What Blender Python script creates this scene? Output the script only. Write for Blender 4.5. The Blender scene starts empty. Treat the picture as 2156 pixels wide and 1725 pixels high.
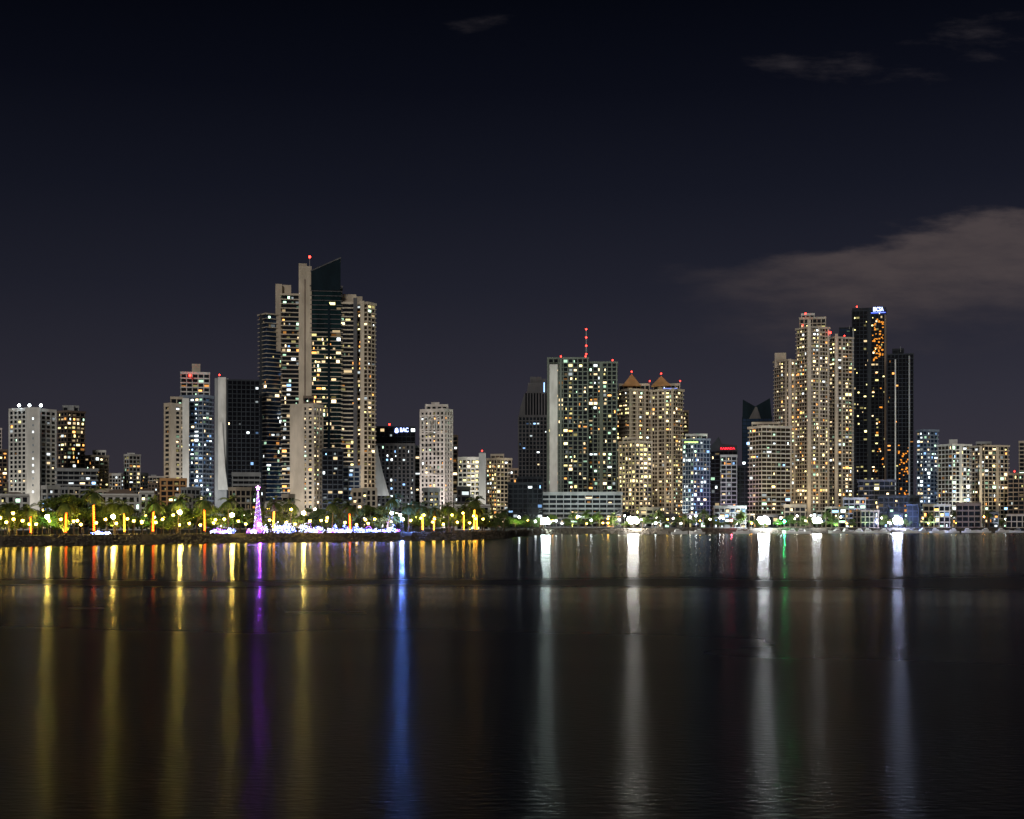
import bpy, math, random
from mathutils import Vector
R=random.Random(11)
F=2994.0; CX=1078.0; HY=1098.0; CH=8.0; GZ=3.4
S=bpy.context.scene
col=S.collection
S.view_settings.view_transform='Standard'; S.view_settings.look='None'; S.view_settings.exposure=0

# ------------------------------------------------------------------ materials
MATS={}
def nodes(name):
    m=bpy.data.materials.new(name); m.use_nodes=True
    nt=m.node_tree; nt.nodes.clear()
    return m,nt
def out(nt,sock):
    o=nt.nodes.new('ShaderNodeOutputMaterial'); nt.links.new(sock,o.inputs[0])
def M(nt,op,a,b=None,c=None,clamp=False):
    n=nt.nodes.new('ShaderNodeMath'); n.operation=op; n.use_clamp=clamp
    for i,v in enumerate((a,b,c)):
        if v is None: continue
        if isinstance(v,(int,float)): n.inputs[i].default_value=v
        else: nt.links.new(v,n.inputs[i])
    return n.outputs[0]
def MR(nt,v,a,b,c=0.0,d=1.0,smooth=True):
    n=nt.nodes.new('ShaderNodeMapRange'); n.interpolation_type='SMOOTHSTEP' if smooth else 'LINEAR'
    nt.links.new(v,n.inputs[0])
    for i,x in enumerate((a,b,c,d)): n.inputs[i+1].default_value=x
    return n.outputs[0]
def noise(nt,vec,scale,detail=3,rough=.5):
    n=nt.nodes.new('ShaderNodeTexNoise'); n.inputs['Scale'].default_value=scale
    n.inputs['Detail'].default_value=detail; n.inputs['Roughness'].default_value=rough
    if vec is not None: nt.links.new(vec,n.inputs['Vector'])
    return n.outputs[0]
def comb(nt,x,y,z=0.0):
    n=nt.nodes.new('ShaderNodeCombineXYZ')
    for i,v in enumerate((x,y,z)):
        if isinstance(v,(int,float)): n.inputs[i].default_value=v
        else: nt.links.new(v,n.inputs[i])
    return n.outputs[0]
def mix(nt,f,a,b):
    n=nt.nodes.new('ShaderNodeMix'); n.data_type='RGBA'
    for i,v in ((0,f),(6,a),(7,b)):
        if isinstance(v,(int,float)): n.inputs[i].default_value=v
        elif isinstance(v,tuple): n.inputs[i].default_value=(v[0],v[1],v[2],1)
        else: nt.links.new(v,n.inputs[i])
    return n.outputs[2]
def surf(name,c,rough=.8,var=.35,scale=.12,c2=None,island=False,metal=0.0,spec=.2):
    if name in MATS: return MATS[name]
    m,nt=nodes(name)
    g=nt.nodes.new('ShaderNodeNewGeometry')
    s=nt.nodes.new('ShaderNodeSeparateXYZ'); nt.links.new(g.outputs['Position'],s.inputs[0])
    v=comb(nt,s.outputs[0],s.outputs[1],M(nt,'MULTIPLY',s.outputs[2],.35))
    n=noise(nt,v,scale,5,.6)
    f=MR(nt,n,.3,.7)
    if island: f=g.outputs['Random Per Island']
    d=c2 or tuple(x*(1-var) for x in c)
    p=nt.nodes.new('ShaderNodeBsdfPrincipled')
    nt.links.new(mix(nt,f,d,c),p.inputs['Base Color'])
    p.inputs['Roughness'].default_value=rough; p.inputs['Metallic'].default_value=metal
    p.inputs['Specular IOR Level'].default_value=spec
    out(nt,p.outputs[0]); MATS[name]=m; return m
def emis(name,c,st,sample=True,vary=False):
    if name in MATS: return MATS[name]
    m,nt=nodes(name)
    e=nt.nodes.new('ShaderNodeEmission'); e.inputs[0].default_value=(c[0],c[1],c[2],1)
    if vary:
        g=nt.nodes.new('ShaderNodeNewGeometry'); o=nt.nodes.new('ShaderNodeObjectInfo')
        r=M(nt,'FRACT',M(nt,'ADD',g.outputs['Random Per Island'],o.outputs['Random']))
        r=M(nt,'POWER',r,2.2)
        nt.links.new(M(nt,'MULTIPLY_ADD',r,st,.12),e.inputs[1])
    else: e.inputs[1].default_value=st
    out(nt,e.outputs[0])
    m.cycles.emission_sampling='FRONT_BACK' if sample else 'NONE'
    MATS[name]=m; return m

WALL={
 'white':surf('white_render',(.70,.71,.70)),
 'cream':surf('cream_render',(.58,.51,.42)),
 'tan':surf('tan_concrete',(.54,.47,.38)),
 'grey':surf('grey_concrete',(.34,.36,.38)),
 'slate':surf('slate_cladding',(.11,.11,.12),spec=.05),
 'dark':surf('dark_cladding',(.040,.046,.056),spec=.05),
 'deep':surf('dark_teal_cladding',(.007,.016,.024),.6,spec=.05),
 'green':surf('green_grey_concrete',(.17,.20,.18)),
 'brown':surf('brown_brick',(.22,.17,.14)),
 'pink':surf('pinkish_stone',(.70,.65,.62)),
 'blue':surf('blue_grey_cladding',(.24,.30,.40)),
 'orange':surf('orange_render',(.60,.33,.15)),
}
GLASS={
 'dark':surf('dark_glass',(.014,.018,.024),.12,.5,spec=.5),
 'teal':surf('teal_glass',(.008,.026,.030),.12,.5,spec=.5),
 'black':surf('black_glass',(.006,.007,.010),.12,.5,spec=.4),
 'brown':surf('bronze_glass',(.035,.025,.018),.14,.5,spec=.5),
 'blue':surf('blue_glass',(.02,.04,.085),.12,.5,spec=.5),
}
WC={'w':(1,.74,.40),'o':(1,.42,.10),'y':(1,.86,.34),'c':(.86,.97,1),'b':(.30,.55,1),'g':(.60,1,.68)}
WM={k:emis('lit_window_'+n,WC[k],4.6,False,True) for k,n in
    (('w','warm'),('o','orange'),('y','yellow'),('c','cool'),('b','blue'),('g','green'))}
PAL={'warm':'wwwwwooyyycgy','cool':'ccccbbwwg','mix':'wwwwoocccgybg','green':'ggccwwywoo','amber':'oooooyw','yellow':'yyyyww'}
RED=emis('red_beacon_glow',(1,.03,.02),12,False)
WHL=emis('roof_flood_white',(.85,.95,1),18,False)

# ------------------------------------------------------------------ helpers
def X(px,D): return (px-CX)/F*D
def Zp(py,D): return CH+(HY-py)/F*D
def link(o,parent=None):
    col.objects.link(o)
    if parent is not None: o.parent=parent
    return o
def mesh(name,verts,faces,mat,smooth=False):
    me=bpy.data.meshes.new(name); me.from_pydata(verts,[],faces)
    if mat: me.materials.append(mat)
    me.update(); return me
def obj(name,me,parent=None,loc=(0,0,0)):
    o=bpy.data.objects.new(name,me); o.location=loc; return link(o,parent)
def top(o,label,cat,group=None,kind=None):
    o['label']=label; o['category']=cat
    if group: o['group']=group
    if kind: o['kind']=kind
def empty(name,loc,label,cat,group=None):
    o=bpy.data.objects.new(name,None); o.location=loc; o.empty_display_size=1
    link(o); top(o,label,cat,group); return o
class Acc:
    def __init__(s): s.v=[]; s.f=[]
    def hexa(s,c):
        n=len(s.v); s.v+=c
        s.f+=[(n,n+3,n+2,n+1),(n+4,n+5,n+6,n+7),(n,n+1,n+5,n+4),(n+1,n+2,n+6,n+5),(n+2,n+3,n+7,n+6),(n+3,n,n+4,n+7)]
    def box(s,x0,x1,y0,y1,z0,z1):
        s.hexa([(x0,y0,z0),(x1,y0,z0),(x1,y1,z0),(x0,y1,z0),(x0,y0,z1),(x1,y0,z1),(x1,y1,z1),(x0,y1,z1)])
    def tube(s,p0,p1,r0,r1,n=6,cap=True):
        p0=Vector(p0);p1=Vector(p1);d=(p1-p0)
        if d.length<1e-6: return
        d.normalize(); a=d.orthogonal().normalized(); b=d.cross(a)
        k=len(s.v)
        for p,r in((p0,r0),(p1,r1)):
            for i in range(n):
                t=2*math.pi*i/n; s.v.append(tuple(p+a*math.cos(t)*r+b*math.sin(t)*r))
        for i in range(n):
            j=(i+1)%n; s.f.append((k+i,k+j,k+n+j,k+n+i))
        if cap: s.f.append(tuple(k+i for i in range(n))[::-1]); s.f.append(tuple(k+n+i for i in range(n)))
    def octa(s,c,r):
        k=len(s.v); x,y,z=c
        s.v+=[(x+r,y,z),(x,y+r,z),(x-r,y,z),(x,y-r,z),(x,y,z+r),(x,y,z-r)]
        for i in range(4):
            j=(i+1)%4; s.f+=[(k+i,k+j,k+4),(k+j,k+i,k+5)]
    def ball(s,c,r,n=8,m=5):
        k=len(s.v); x,y,z=c
        s.v.append((x,y,z-r))
        for j in range(1,m):
            ph=-math.pi/2+math.pi*j/m
            for i in range(n):
                t=2*math.pi*i/n; s.v.append((x+r*math.cos(ph)*math.cos(t),y+r*math.cos(ph)*math.sin(t),z+r*math.sin(ph)))
        s.v.append((x,y,z+r)); e=len(s.v)-1
        for i in range(n):
            j=(i+1)%n
            s.f.append((k,k+1+j,k+1+i)); s.f.append((e,e-n+i,e-n+j))
            for q in range(m-2): s.f.append((k+1+q*n+i,k+1+q*n+j,k+1+(q+1)*n+j,k+1+(q+1)*n+i))
QUAD={k:mesh('window_pane_'+k,[(-.5,0,-.5),(.5,0,-.5),(.5,0,.5),(-.5,0,.5)],[(0,1,2,3)],WM[k]) for k in WM}
LIT=1.45
SPLIT={'antenna','beacon','stair_light','light_strip','amber_light','arch','cornice','lit_floor','roof_hut'}
class Building:
    def __init__(s,px,D,label,cat='tower',name='tower',n_ind=60,group=None,ref=None):
        s.o=Vector((X(px,D),D,GZ)); s.D=D; s.parts={}; s.win=[]; s.n=n_ind; s.ref=ref
        s.e=empty(name,s.o,label,cat,group)
    def acc(s,part,mat):
        k=(part,mat.name,len(s.parts) if part in SPLIT else 0)
        if k not in s.parts: s.parts[k]=(Acc(),mat)
        return s.parts[k][0]
    def frame(s,px,D,own=False):
        q=px if (own or s.ref is None) else s.ref
        ph=math.atan((q-CX)/F); c,w=math.cos(ph),math.sin(ph)
        P=Vector((X(q,D),D,0))-Vector((s.o.x,s.o.y,0)); r=Vector((c,-w,0))
        if q!=px: P=P+r*((px-q)/F*D*c)
        return P,r,Vector((w,c,0)),c
    def obox(s,a,C,ea,eb,a0,a1,b0,b1,z0,z1):
        c=[]
        for z in(z0,z1):
            for (p,q) in((a0,b0),(a1,b0),(a1,b1),(a0,b1)):
                v=C+ea*p+eb*q; c.append((v.x,v.y,z))
        a.hexa(c)
    def block(s,x0,x1,yt,D=None,k=0,th=35,side='L',yb=None,wall='grey',glass='dark',fh=3.2,bw=3.6,ts=.9,ps=.45,
              wp=.6,pp=.3,lit=.25,pal='mix',depth=24,cap=1.0,wh=.85,solid=()):
        D=D or s.D
        P,r,w,c=s.frame((x0+x1)/2,D); W=(x1-x0)/F*D*c
        zt=Zp(yt,D)-GZ; zb=0 if yb is None else Zp(yb,D)-GZ
        t=math.radians(th)
        if k>0:
            a=W*(1-k)/math.cos(t); b=W*k/math.sin(t)
            if side=='L': C=P+r*(-W/2+W*k); ea=r*math.cos(t)+w*math.sin(t); eb=-r*math.sin(t)+w*math.cos(t)
            else: C=P+r*(W/2-W*k); ea=-r*math.cos(t)+w*math.sin(t); eb=r*math.sin(t)+w*math.cos(t)
        else:
            a=W;b=depth;C=P-r*W/2;ea=r;eb=w
        wa=s.acc('wall',WALL[wall]); ga=s.acc('glazing',GLASS[glass])
        s.obox(ga,C,ea,eb,0,a,0,b,zb,zt-.2)
        nf=max(1,int((zt-zb)/fh)); fh=(zt-zb)/nf
        for i in range(nf+1):
            z=zb+i*fh-ts*.3
            q=ps*(1.0 if i<nf else 1.25)
            s.obox(wa,C,ea,eb,-q,a+q,-q,b+q,max(z,zb-.05),z+ts*(1 if i<nf else 1+cap))
        for face,L in((0,a),(1,b)):
            nb=max(1,round(L/bw)); bb=L/nb
            sol=set()
            for (f0,f1) in (solid if face==0 else ()):
                s0,s1=f0*L,f1*L
                if side=='R' and k>0: s0,s1=L-s1,L-s0
                s.obox(wa,C,ea,eb,s0,s1,-max(pp,ps)-.25,.3,zb-.03,zt+.4)
                for j in range(nb):
                    if (j+.5)*bb>s0 and (j+.5)*bb<s1: sol.add(j)
            if wp>0:
                for j in range(nb+1):
                    p=j*bb
                    if face==0: s.obox(wa,C,ea,eb,p-wp/2,p+wp/2,-pp,.2,zb-.02,zt+.15)
                    else: s.obox(wa,C,ea,eb,-pp-.01,.2,p-wp/2,p+wp/2,zb-.02,zt+.15)
            cf=[R.choice((.4,.6,.8,1,1,1.3,2.0)) for _ in range(nb)]
            for i in range(nf):
                ff=R.choice((.5,.8,1,1,1,1.4))
                for j in range(nb):
                    if j in sol or R.random()>lit*LIT*cf[j]*ff: continue
                    ww=(bb-wp)*R.choice((.25,.45,.7,.95)); h=(fh-ts)*R.uniform(.45,.98)*wh
                    cx=(j+.5)*bb+R.uniform(-.5,.5)*((bb-wp)-ww)
                    z=zb+i*fh+ts*.7+h/2+.03
                    cc=R.choice(PAL[pal])
                    if face==0: pos=C+ea*cx-eb*.13; d=ea
                    else: pos=C+eb*cx-ea*.13; d=eb
                    s.win.append((pos.x,pos.y,z,math.atan2(d.y,d.x),ww,h,cc))
    def solid(s,x0,x1,yt,yb=None,D=None,dD=0,depth=6,mat='tan',part='wall'):
        D=D or s.D
        P,r,w,c=s.frame((x0+x1)/2,D); W=(x1-x0)/F*D*c
        m=WALL.get(mat) or GLASS.get(mat) if isinstance(mat,str) else mat
        s.obox(s.acc(part,m),P-r*W/2+w*dD,r,w,0,W,0,depth,0 if yb is None else Zp(yb,D)-GZ,Zp(yt,D)-GZ)
    def profile(s,pts,dD=0,depth=20,mat=None,part='wall',D=None):
        D=D or s.D; xs=[p[0] for p in pts]; xm=(min(xs)+max(xs))/2
        P,r,w,c=s.frame(xm,D); a=s.acc(part,mat); n=len(pts); k=len(a.v)
        for q in(0,1):
            for (x,y) in pts:
                v=P+r*((x-xm)/F*D*c)+w*(dD+q*depth); a.v.append((v.x,v.y,Zp(y,D)-GZ))
        a.f.append(tuple(range(k,k+n))); a.f.append(tuple(range(k+2*n-1,k+n-1,-1)))
        for i in range(n):
            j=(i+1)%n; a.f.append((k+i,k+j,k+n+j,k+n+i))
    def hip(s,x0,x1,yb,ya,dD=0,depth=16,t=0.0,mat='brown',part='roof'):
        D=s.D; P,r,w,c=s.frame((x0+x1)/2,D); W=(x1-x0)/F*D*c; a=s.acc(part,WALL[mat])
        z0=Zp(yb,D)-GZ; z1=Zp(ya,D)-GZ; cs=[]
        for z,q in((z0,1),(z1,max(t,.02))):
            for (p,e) in((-1,-1),(1,-1),(1,1),(-1,1)):
                v=P+r*(W/2*p*q)+w*(dD+depth/2+depth/2*e*q); cs.append((v.x,v.y,z))
        a.hexa(cs)
    def mast(s,px,y0,y1,lights=1,r=.18,dD=6,mat='grey',lr=.9,glow=RED):
        D=s.D; P,rr,w,c=s.frame(px,D); P=P+w*dD
        s.acc('antenna',WALL[mat]).tube((P.x,P.y,Zp(y0,D)-GZ),(P.x,P.y,Zp(y1,D)-GZ),r*1.5,r)
        for i in range(lights):
            z=Zp(y1+(y0-y1)*i/max(lights,1),D)-GZ
            s.acc('beacon',glow).ball((P.x,P.y,z+lr*.4),lr*.75,6,4)
    def strip(s,x0,x1,yt,yb,mat,dD=-.9,part='light_strip'):
        s.solid(x0,x1,yt,yb,dD=dD,depth=.3,mat=mat,part=part)
    def done(s):
        for kk,(a,m) in s.parts.items(): obj(kk[0],mesh(kk[0],a.v,a.f,m),s.e)
        R.shuffle(s.win)
        for (x,y,z,t,w,h,c) in s.win[:s.n]:
            o=bpy.data.objects.new('window',QUAD[c]); o.location=(x,y,z); o.rotation_euler=(0,0,t); o.scale=(w,1,h); link(o,s.e)
        rest={}
        for q in s.win[s.n:]: rest.setdefault(q[6],[]).append(q)
        if s.win[s.n:]:
            v=[];f=[];mi=[];ks=list(rest)
            for i,kk in enumerate(ks):
                for (x,y,z,t,w,h,c) in rest[kk]:
                    dx,dy=math.cos(t)*w/2,math.sin(t)*w/2;n=len(v)
                    v+=[(x-dx,y-dy,z-h/2),(x+dx,y+dy,z-h/2),(x+dx,y+dy,z+h/2),(x-dx,y-dy,z+h/2)]
                    f.append((n,n+1,n+2,n+3)); mi.append(i)
            me=mesh('window',v,f,None)
            for kk in ks: me.materials.append(WM[kk])
            me.polygons.foreach_set('material_index',mi)
            o=obj('window',me,s.e); o['kind']='stuff'
def text(b,body,px,py,w_px,h_px,mat,dD=-1.5,name='sign_lettering'):
    P,r,w,c=b.frame(px,b.D); P=P+w*dD
    cu=bpy.data.curves.new(name,'FONT'); cu.body=body; cu.size=1; cu.extrude=.02; cu.offset=.03; cu.align_x='CENTER'; cu.align_y='CENTER'
    tmp=bpy.data.objects.new('tmp',cu); col.objects.link(tmp); bpy.context.view_layer.update()
    me=bpy.data.meshes.new_from_object(tmp); bpy.data.objects.remove(tmp)
    me.materials.clear(); me.materials.append(mat)
    o=bpy.data.objects.new(name,me); link(o,b.e)
    o.location=(P.x,P.y,Zp(py,b.D)-GZ)
    o.rotation_euler=(math.pi/2,0,math.atan2(r.y,r.x))
    hh=h_px/F*b.D/.72; ww=w_px/F*b.D/(.68*len(body))
    o.scale=(ww,hh,3)

# ------------------------------------------------------------------ towers
B=Building
b=B(8,1150,'small reddish block lit by orange windows','building','apartment_building',20)
b.block(-25,15,950,wall='brown',lit=.4,pal='amber'); b.block(-20,3,905,D=1190,wall='pink',lit=.2); b.done()

b=B(69,1000,'white apartment tower with pale central shaft and roof floodlights')
b.block(20,118,864,k=.45,th=42,wall='white',glass='dark',lit=.10,pal='mix',ts=1.1,wp=1.3,bw=4.2,fh=3.1,ps=.4,pp=.45)
b.solid(56,84,858,dD=-2.0,depth=14,mat='white'); b.solid(24,44,858,yb=864,dD=8,depth=6,mat='white')
for x in(62,86,40): b.mast(x,862,855,1,dD=2,lr=1.4,glow=WHL)
for y in range(880,1035,14): b.solid(68,71,y,y+4,dD=-2.2,depth=.1,mat=WM['c'],part='stair_light')
b.done()

b=B(150,1080,'brown brick tower with warm lit balconies')
b.block(122,178,868,k=.35,wall='brown',lit=.55,pal='warm',ps=.7,ts=.8,wp=.5)
b.block(133,165,858,D=1090,yb=870,wall='grey',lit=.1); b.solid(142,156,852,866,dD=8,mat='grey'); b.done()
b=B(160,960,'low grey podium block with long open balconies','building','apartment_building',30)
b.block(120,203,992,wall='grey',lit=.2,pal='cool',ps=1.2,ts=1.1,wp=.3,fh=3.0); b.done()
b=B(204,1100,'beige apartment block with lit roof crown','building','apartment_building',40)
b.block(180,228,962,k=.4,wall='cream',lit=.35,pal='warm'); b.block(196,222,952,D=1112,yb=964,wall='white',lit=.3); b.done()
b=B(278,1150,'slim white apartment tower with warm windows','building','apartment_building',40)
b.block(262,295,960,k=.3,wall='white',lit=.4,pal='warm'); b.solid(268,284,953,962,dD=6,mat='white'); b.done()

b=B(395,1020,'stepped white and beige tower with tall roof block')
b.block(347,390,855,k=.25,D=1000,wall='cream',lit=.22,pal='warm',wp=1.6,bw=4.6,ts=1.3,solid=((.0,.35),))
b.block(360,384,840,D=1012,yb=856,wall='cream',lit=.2)
b.block(383,446,836,D=1015,k=.3,side='R',wall='blue',glass='blue',lit=.35,pal='cool',ps=1.0,ts=1.0,wp=.4)
b.block(381,441,788,D=1030,wall='white',lit=.3,pal='green',bw=4)
b.solid(404,422,762,790,dD=14,depth=8,mat='cream'); b.solid(384,398,842,dD=-14,depth=8,mat='white')
b.mast(400,795,791,1,dD=5,lr=1.3); b.done()
b=B(364,900,'low orange-tan building with lit storeys','building','apartment_building',20)
b.block(338,392,1012,wall='orange',lit=.3,pal='warm',wp=1); b.done()

b=B(498,1030,'dark glass slab tower with pale concrete edge')
b.block(480,546,802,wall='dark',glass='black',lit=.05,pal='cool',ts=.5,ps=.3,wp=.5,bw=3,depth=30)
b.solid(452,481,797,dD=-1,depth=26,mat='grey'); b.solid(459,476,795,1032,dD=-2,depth=4,mat='white')
b.solid(477,480,800,dD=-3,depth=3,mat='dark')
b.profile([(459,1032),(459,1000),(462,930),(463,890),(468,890),(471,940),(474,985),(480,1032)],-4,2,WALL['white'],'sail_wall')
b.mast(462,797,790,1,dD=2,lr=.8); b.done()
b=B(518,960,'low white building with horizontal bands','building','office_building',20)
b.block(490,547,1002,wall='grey',lit=.06,ts=1.4,ps=.6,wp=.2); b.done()

b=B(660,1060,'tall stepped balcony tower with slanted glass crown',n_ind=100)
b.block(546,597,662,D=1075,k=.3,th=30,wall='cream',glass='blue',lit=.13,pal='mix',ts=.5,ps=1.0,wp=.0,bw=4,fh=3.25)
b.solid(547,556,661,D=1075,dD=3,depth=8,mat='dark')
b.solid(580,613,600,660,D=1085,depth=16,mat='tan'); b.solid(580,594,598,740,D=1080,depth=5,mat='tan')
b.block(594,632,622,D=1066,wall='cream',glass='dark',lit=.17,pal='mix',ts=.7,ps=1.0,wp=.0,bw=3.4,fh=3.25)
b.solid(629,656,562,dD=-3,depth=22,mat='tan'); b.solid(629,646,556,564,dD=-2,depth=10,mat='tan'); b.solid(641,643.5,590,dD=-3.3,depth=1,mat='brown')
b.block(656,718,700,wall='tan',glass='teal',lit=.26,pal='warm',ts=.45,ps=1.1,wp=.0,bw=3.4,fh=3.3,depth=26,cap=0)
b.block(656,718,604,yb=702,wall='slate',glass='teal',lit=.08,pal='warm',ts=.45,ps=1.1,wp=.0,bw=4,fh=3.3,depth=26)
b.profile([(655,612),(655,572),(662,566),(717,543),(717,612)],-1.6,24,WALL['deep'],'crown_glass')
b.profile([(654,573.5),(654,571),(718,541.5),(718,544)],-2.0,25,WALL['slate'],'roof')
b.block(717,748,640,D=1064,wall='cream',glass='dark',lit=.24,pal='warm',ts=.8,ps=1.0,wp=.0,bw=3.4,fh=3.25)
b.solid(718,750,620,640,D=1072,depth=14,mat='tan'); b.solid(744,752,628,D=1064,dD=-1.2,depth=5,mat='slate')
b.block(752,789,640,D=1072,k=.4,th=35,side='R',wall='cream',glass='brown',lit=.22,pal='warm',ts=.9,ps=.9,wp=.9,bw=4.5,fh=3.25)
b.solid(733,763,619,640,D=1082,dD=12,depth=12,mat='tan'); b.solid(758,767,634,D=1072,dD=-1,depth=5,mat='cream')
b.solid(690,695,640,dD=-1.6,depth=3,mat='deep')
for yy,x0,x1 in((693,664,688),(696,700,716),(780,724,741)): b.solid(x0,x1,yy,yy+5,dD=-.2 if x0<710 else -.6,depth=.1,mat=WM['w'],part='lit_floor')
b.mast(652,562,541,1,dD=3,lr=1.3); b.done()
b=B(646,1000,'beige concrete tower with blank shaft and corner windows')
b.block(613,679,856,k=.3,th=30,side='R',wall='cream',lit=.25,pal='warm',bw=5,wp=2,ts=1.3,solid=((.0,.62),))
b.block(640,660,838,D=1010,yb=858,wall='brown',lit=.1); b.done()
b=B(700,985,'dark glass office block with blank upper floors','building','office_building',40)
b.block(679,722,950,wall='dark',glass='black',lit=.15,pal='cool'); b.block(722,757,985,D=1000,wall='grey',glass='blue',lit=.35,pal='cool',ps=.9); b.done()

SIGNW=emis('sign_white_glow',(.40,.50,1),4.5,False); SIGNB=emis('sign_blue_glow',(.10,.16,1),4,False)
b=B(835,1150,'dark bank office tower with white lettered roof sign','tower','office_tower',60,ref=832)
b.block(791,874,900,yb=940,wall='dark',glass='black',lit=.06,pal='cool',ts=.5,ps=.2,wp=.3)
b.block(794,872,938,D=1140,wall='slate',glass='dark',lit=.2,pal='cool',wp=1.4,bw=3.2,ts=1.0)
b.profile([(790,945),(795,941),(799,965),(806,995),(820,1045),(790,1045)],-24,6,WALL['white'],'sail_wall')
text(b,'BAC',851,906,19,8.5,SIGNW,-1.6)
b.profile([(831,910),(832,903),(835,901),(838,903),(839,910),(837,912),(833,912)],-1.6,.3,SIGNW,'sign_emblem')
b.mast(820,900,894,1,lr=1.0); b.block(874,886,942,wall='grey',lit=.1,D=1160); b.done()

b=B(919,1010,'ornate whitish stone tower with arches and stepped top')
b.block(886,952,866,k=.25,th=30,side='R',wall='pink',lit=.24,pal='warm',bw=3.4,wp=1.5,ts=1.2,pp=.5,fh=3.1)
b.block(897,942,856,D=1018,yb=868,wall='pink',lit=.1,wp=1.5); b.solid(908,925,847,858,D=1022,depth=8,mat='pink')
for x in(896,910,924):
    pts=[(x+5.5*math.cos(math.radians(a)),886-8*math.sin(math.radians(a))) for a in(180,150,120,90,60,30,0)]
    inn=[(x+4*math.cos(math.radians(a)),886-6*math.sin(math.radians(a))) for a in(0,30,60,90,120,150,180)]
    b.profile([(x-5.5,905)]+pts+[(x+5.5,905),(x+4,905)]+inn+[(x-4,905)],1.2-2.6,.5,WALL['white'],'arch')
for y in(874,908,930,960,1000): b.solid(885,937,y,y+2.0,dD=-.9,depth=3,mat='pink',part='cornice')
b.done()
b=B(958,1080,'narrow brown slab beside the ornate tower','building','apartment_building',20)
b.block(951,963,920,wall='brown',lit=.3,pal='warm'); b.done()
b=B(992,1060,'white office block with bright horizontal window bands','building','office_building',60)
b.block(965,1009,968,wall='white',lit=.9,pal='yellow',ts=1.2,bw=3,wp=.8); b.solid(1008,1023,954,mat='grey',depth=16,dD=-1)
b.mast(1015,954,950,1,dD=2,lr=.7); b.done()
b=B(1052,1090,'beige apartment block with scattered warm windows','building','apartment_building',60)
b.block(1025,1077,968,k=.4,wall='cream',lit=.35,pal='warm'); b.block(1034,1060,960,D=1100,yb=970,wall='cream'); b.block(1074,1090,990,wall='brown',lit=.2); b.done()
b=B(1112,1000,'low dark stepped office building','building','office_building',40)
b.block(1070,1142,1020,wall='dark',glass='dark',lit=.08,pal='cool'); b.block(1090,1142,1008,D=1015,wall='dark',lit=.05); b.done()

b=B(1125,1150,'dark glass tower with tapering shoulders and narrow crown','tower','office_tower',70)
b.block(1092,1159,878,wall='slate',glass='dark',lit=.09,pal='cool',ts=.8,ps=.2,wp=.9,bw=3,wh=.5)
b.profile([(1092,879),(1096,856),(1104,830),(1110,824),(1112,806),(1150,806),(1152,824),(1155,832),(1159,879)],-.4,22,WALL['slate'],'crown')
for x in range(1106,1150,6): b.profile([(x,874),(x,828),(x+3,828),(x+3,874)],-.7,1,GLASS['black'],'crown_glass')
b.solid(1116,1140,793,808,dD=2,depth=14,mat='slate'); b.solid(1141,1149,798,830,dD=-1,depth=6,mat='slate')
b.strip(1145,1146.5,806,826,WM['b'],-1.3); b.done()

b=B(1196,1060,'dark green balcony tower with white end shaft',ref=1196)
b.block(1155,1237,756,wall='green',glass='dark',lit=.28,pal='warm',ts=.7,ps=.9,wp=.8,bw=3.6,pp=1.1,fh=3.15,depth=26)
b.solid(1157,1174,768,1040,dD=-2.6,depth=8,mat='white'); b.solid(1178,1183,756,dD=-2.2,depth=5,mat='green')
for x in(1181,1233): b.mast(x,756,751,1,dD=2,lr=.8)
b.solid(1170,1226,751,757,dD=4,depth=10,mat='green'); b.done()
b=B(1266,1075,'dark green balcony tower with red roof antenna',ref=1266)
b.block(1239,1298,765,wall='green',glass='dark',lit=.24,pal='green',ts=.7,ps=.9,wp=.8,bw=3.8,pp=1.1,fh=3.15,depth=26)
b.solid(1262,1268,763,dD=-2.4,depth=5,mat='green'); b.solid(1236,1240,758,dD=2,depth=20,mat='dark')
b.mast(1234,762,692,4,r=.35,dD=6,lr=.9)
for x in(1290,): b.mast(x,764,759,1,dD=2,lr=.8)
b.done()
b=B(1222,1000,'whitish parking podium with stacked open decks','building','parking_building',40)
b.block(1141,1308,1042,wall='grey',glass='dark',lit=.16,pal='green',ts=1.2,ps=.8,wp=.5,bw=5,fh=3.3,wh=.5); b.done()

for (x0,x1,px0,px1,ap,lab,D) in((1299,1373,1310,1350,785,'beige apartment tower with dark pyramid roof',1120),(1371,1437,1371,1413,789,'beige apartment tower with blue-lit pyramid roof',1110)):
    b=B((x0+x1)/2,D,lab)
    b.block(x0,x1,822,k=.35 if x0<1320 else .3,th=33,wall='cream',glass='brown',lit=.33,pal='warm',ts=.9,ps=1.0,wp=.5,bw=3.2,fh=3.1,side='R' if x0>1350 else 'L',solid=((0,.07),(.30,.36),(.62,.70),(.94,1)))
    b.block(x0+5,x1-6,812,D=D+8,yb=824,wall='cream',lit=.3,pal='warm')
    b.hip(px0,px1,812,ap,dD=2,depth=16,mat='orange'); b.mast((px0+px1)/2,ap+2,ap-4,1,dD=10,lr=.8); b.mast(x1-5,812,802,1,dD=5,lr=.7)
    if x0>1350:
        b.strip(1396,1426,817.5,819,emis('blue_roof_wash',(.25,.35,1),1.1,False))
    b.done()
b=B(1335,1040,'lower beige block with bright yellow stair windows','building','apartment_building',70)
b.block(1303,1372,932,k=.5,th=40,wall='tan',lit=.5,pal='yellow',wp=.9); b.block(1312,1340,925,D=1050,yb=934,wall='cream',lit=.2); b.done()
b=B(1442,1180,'narrow dark slab with yellow lit edge','building','apartment_building',20)
b.block(1430,1449,868,wall='brown',lit=.35,pal='yellow'); b.done()
b=B(1465,1060,'blue glass tower crowned by green and yellow lights')
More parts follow.
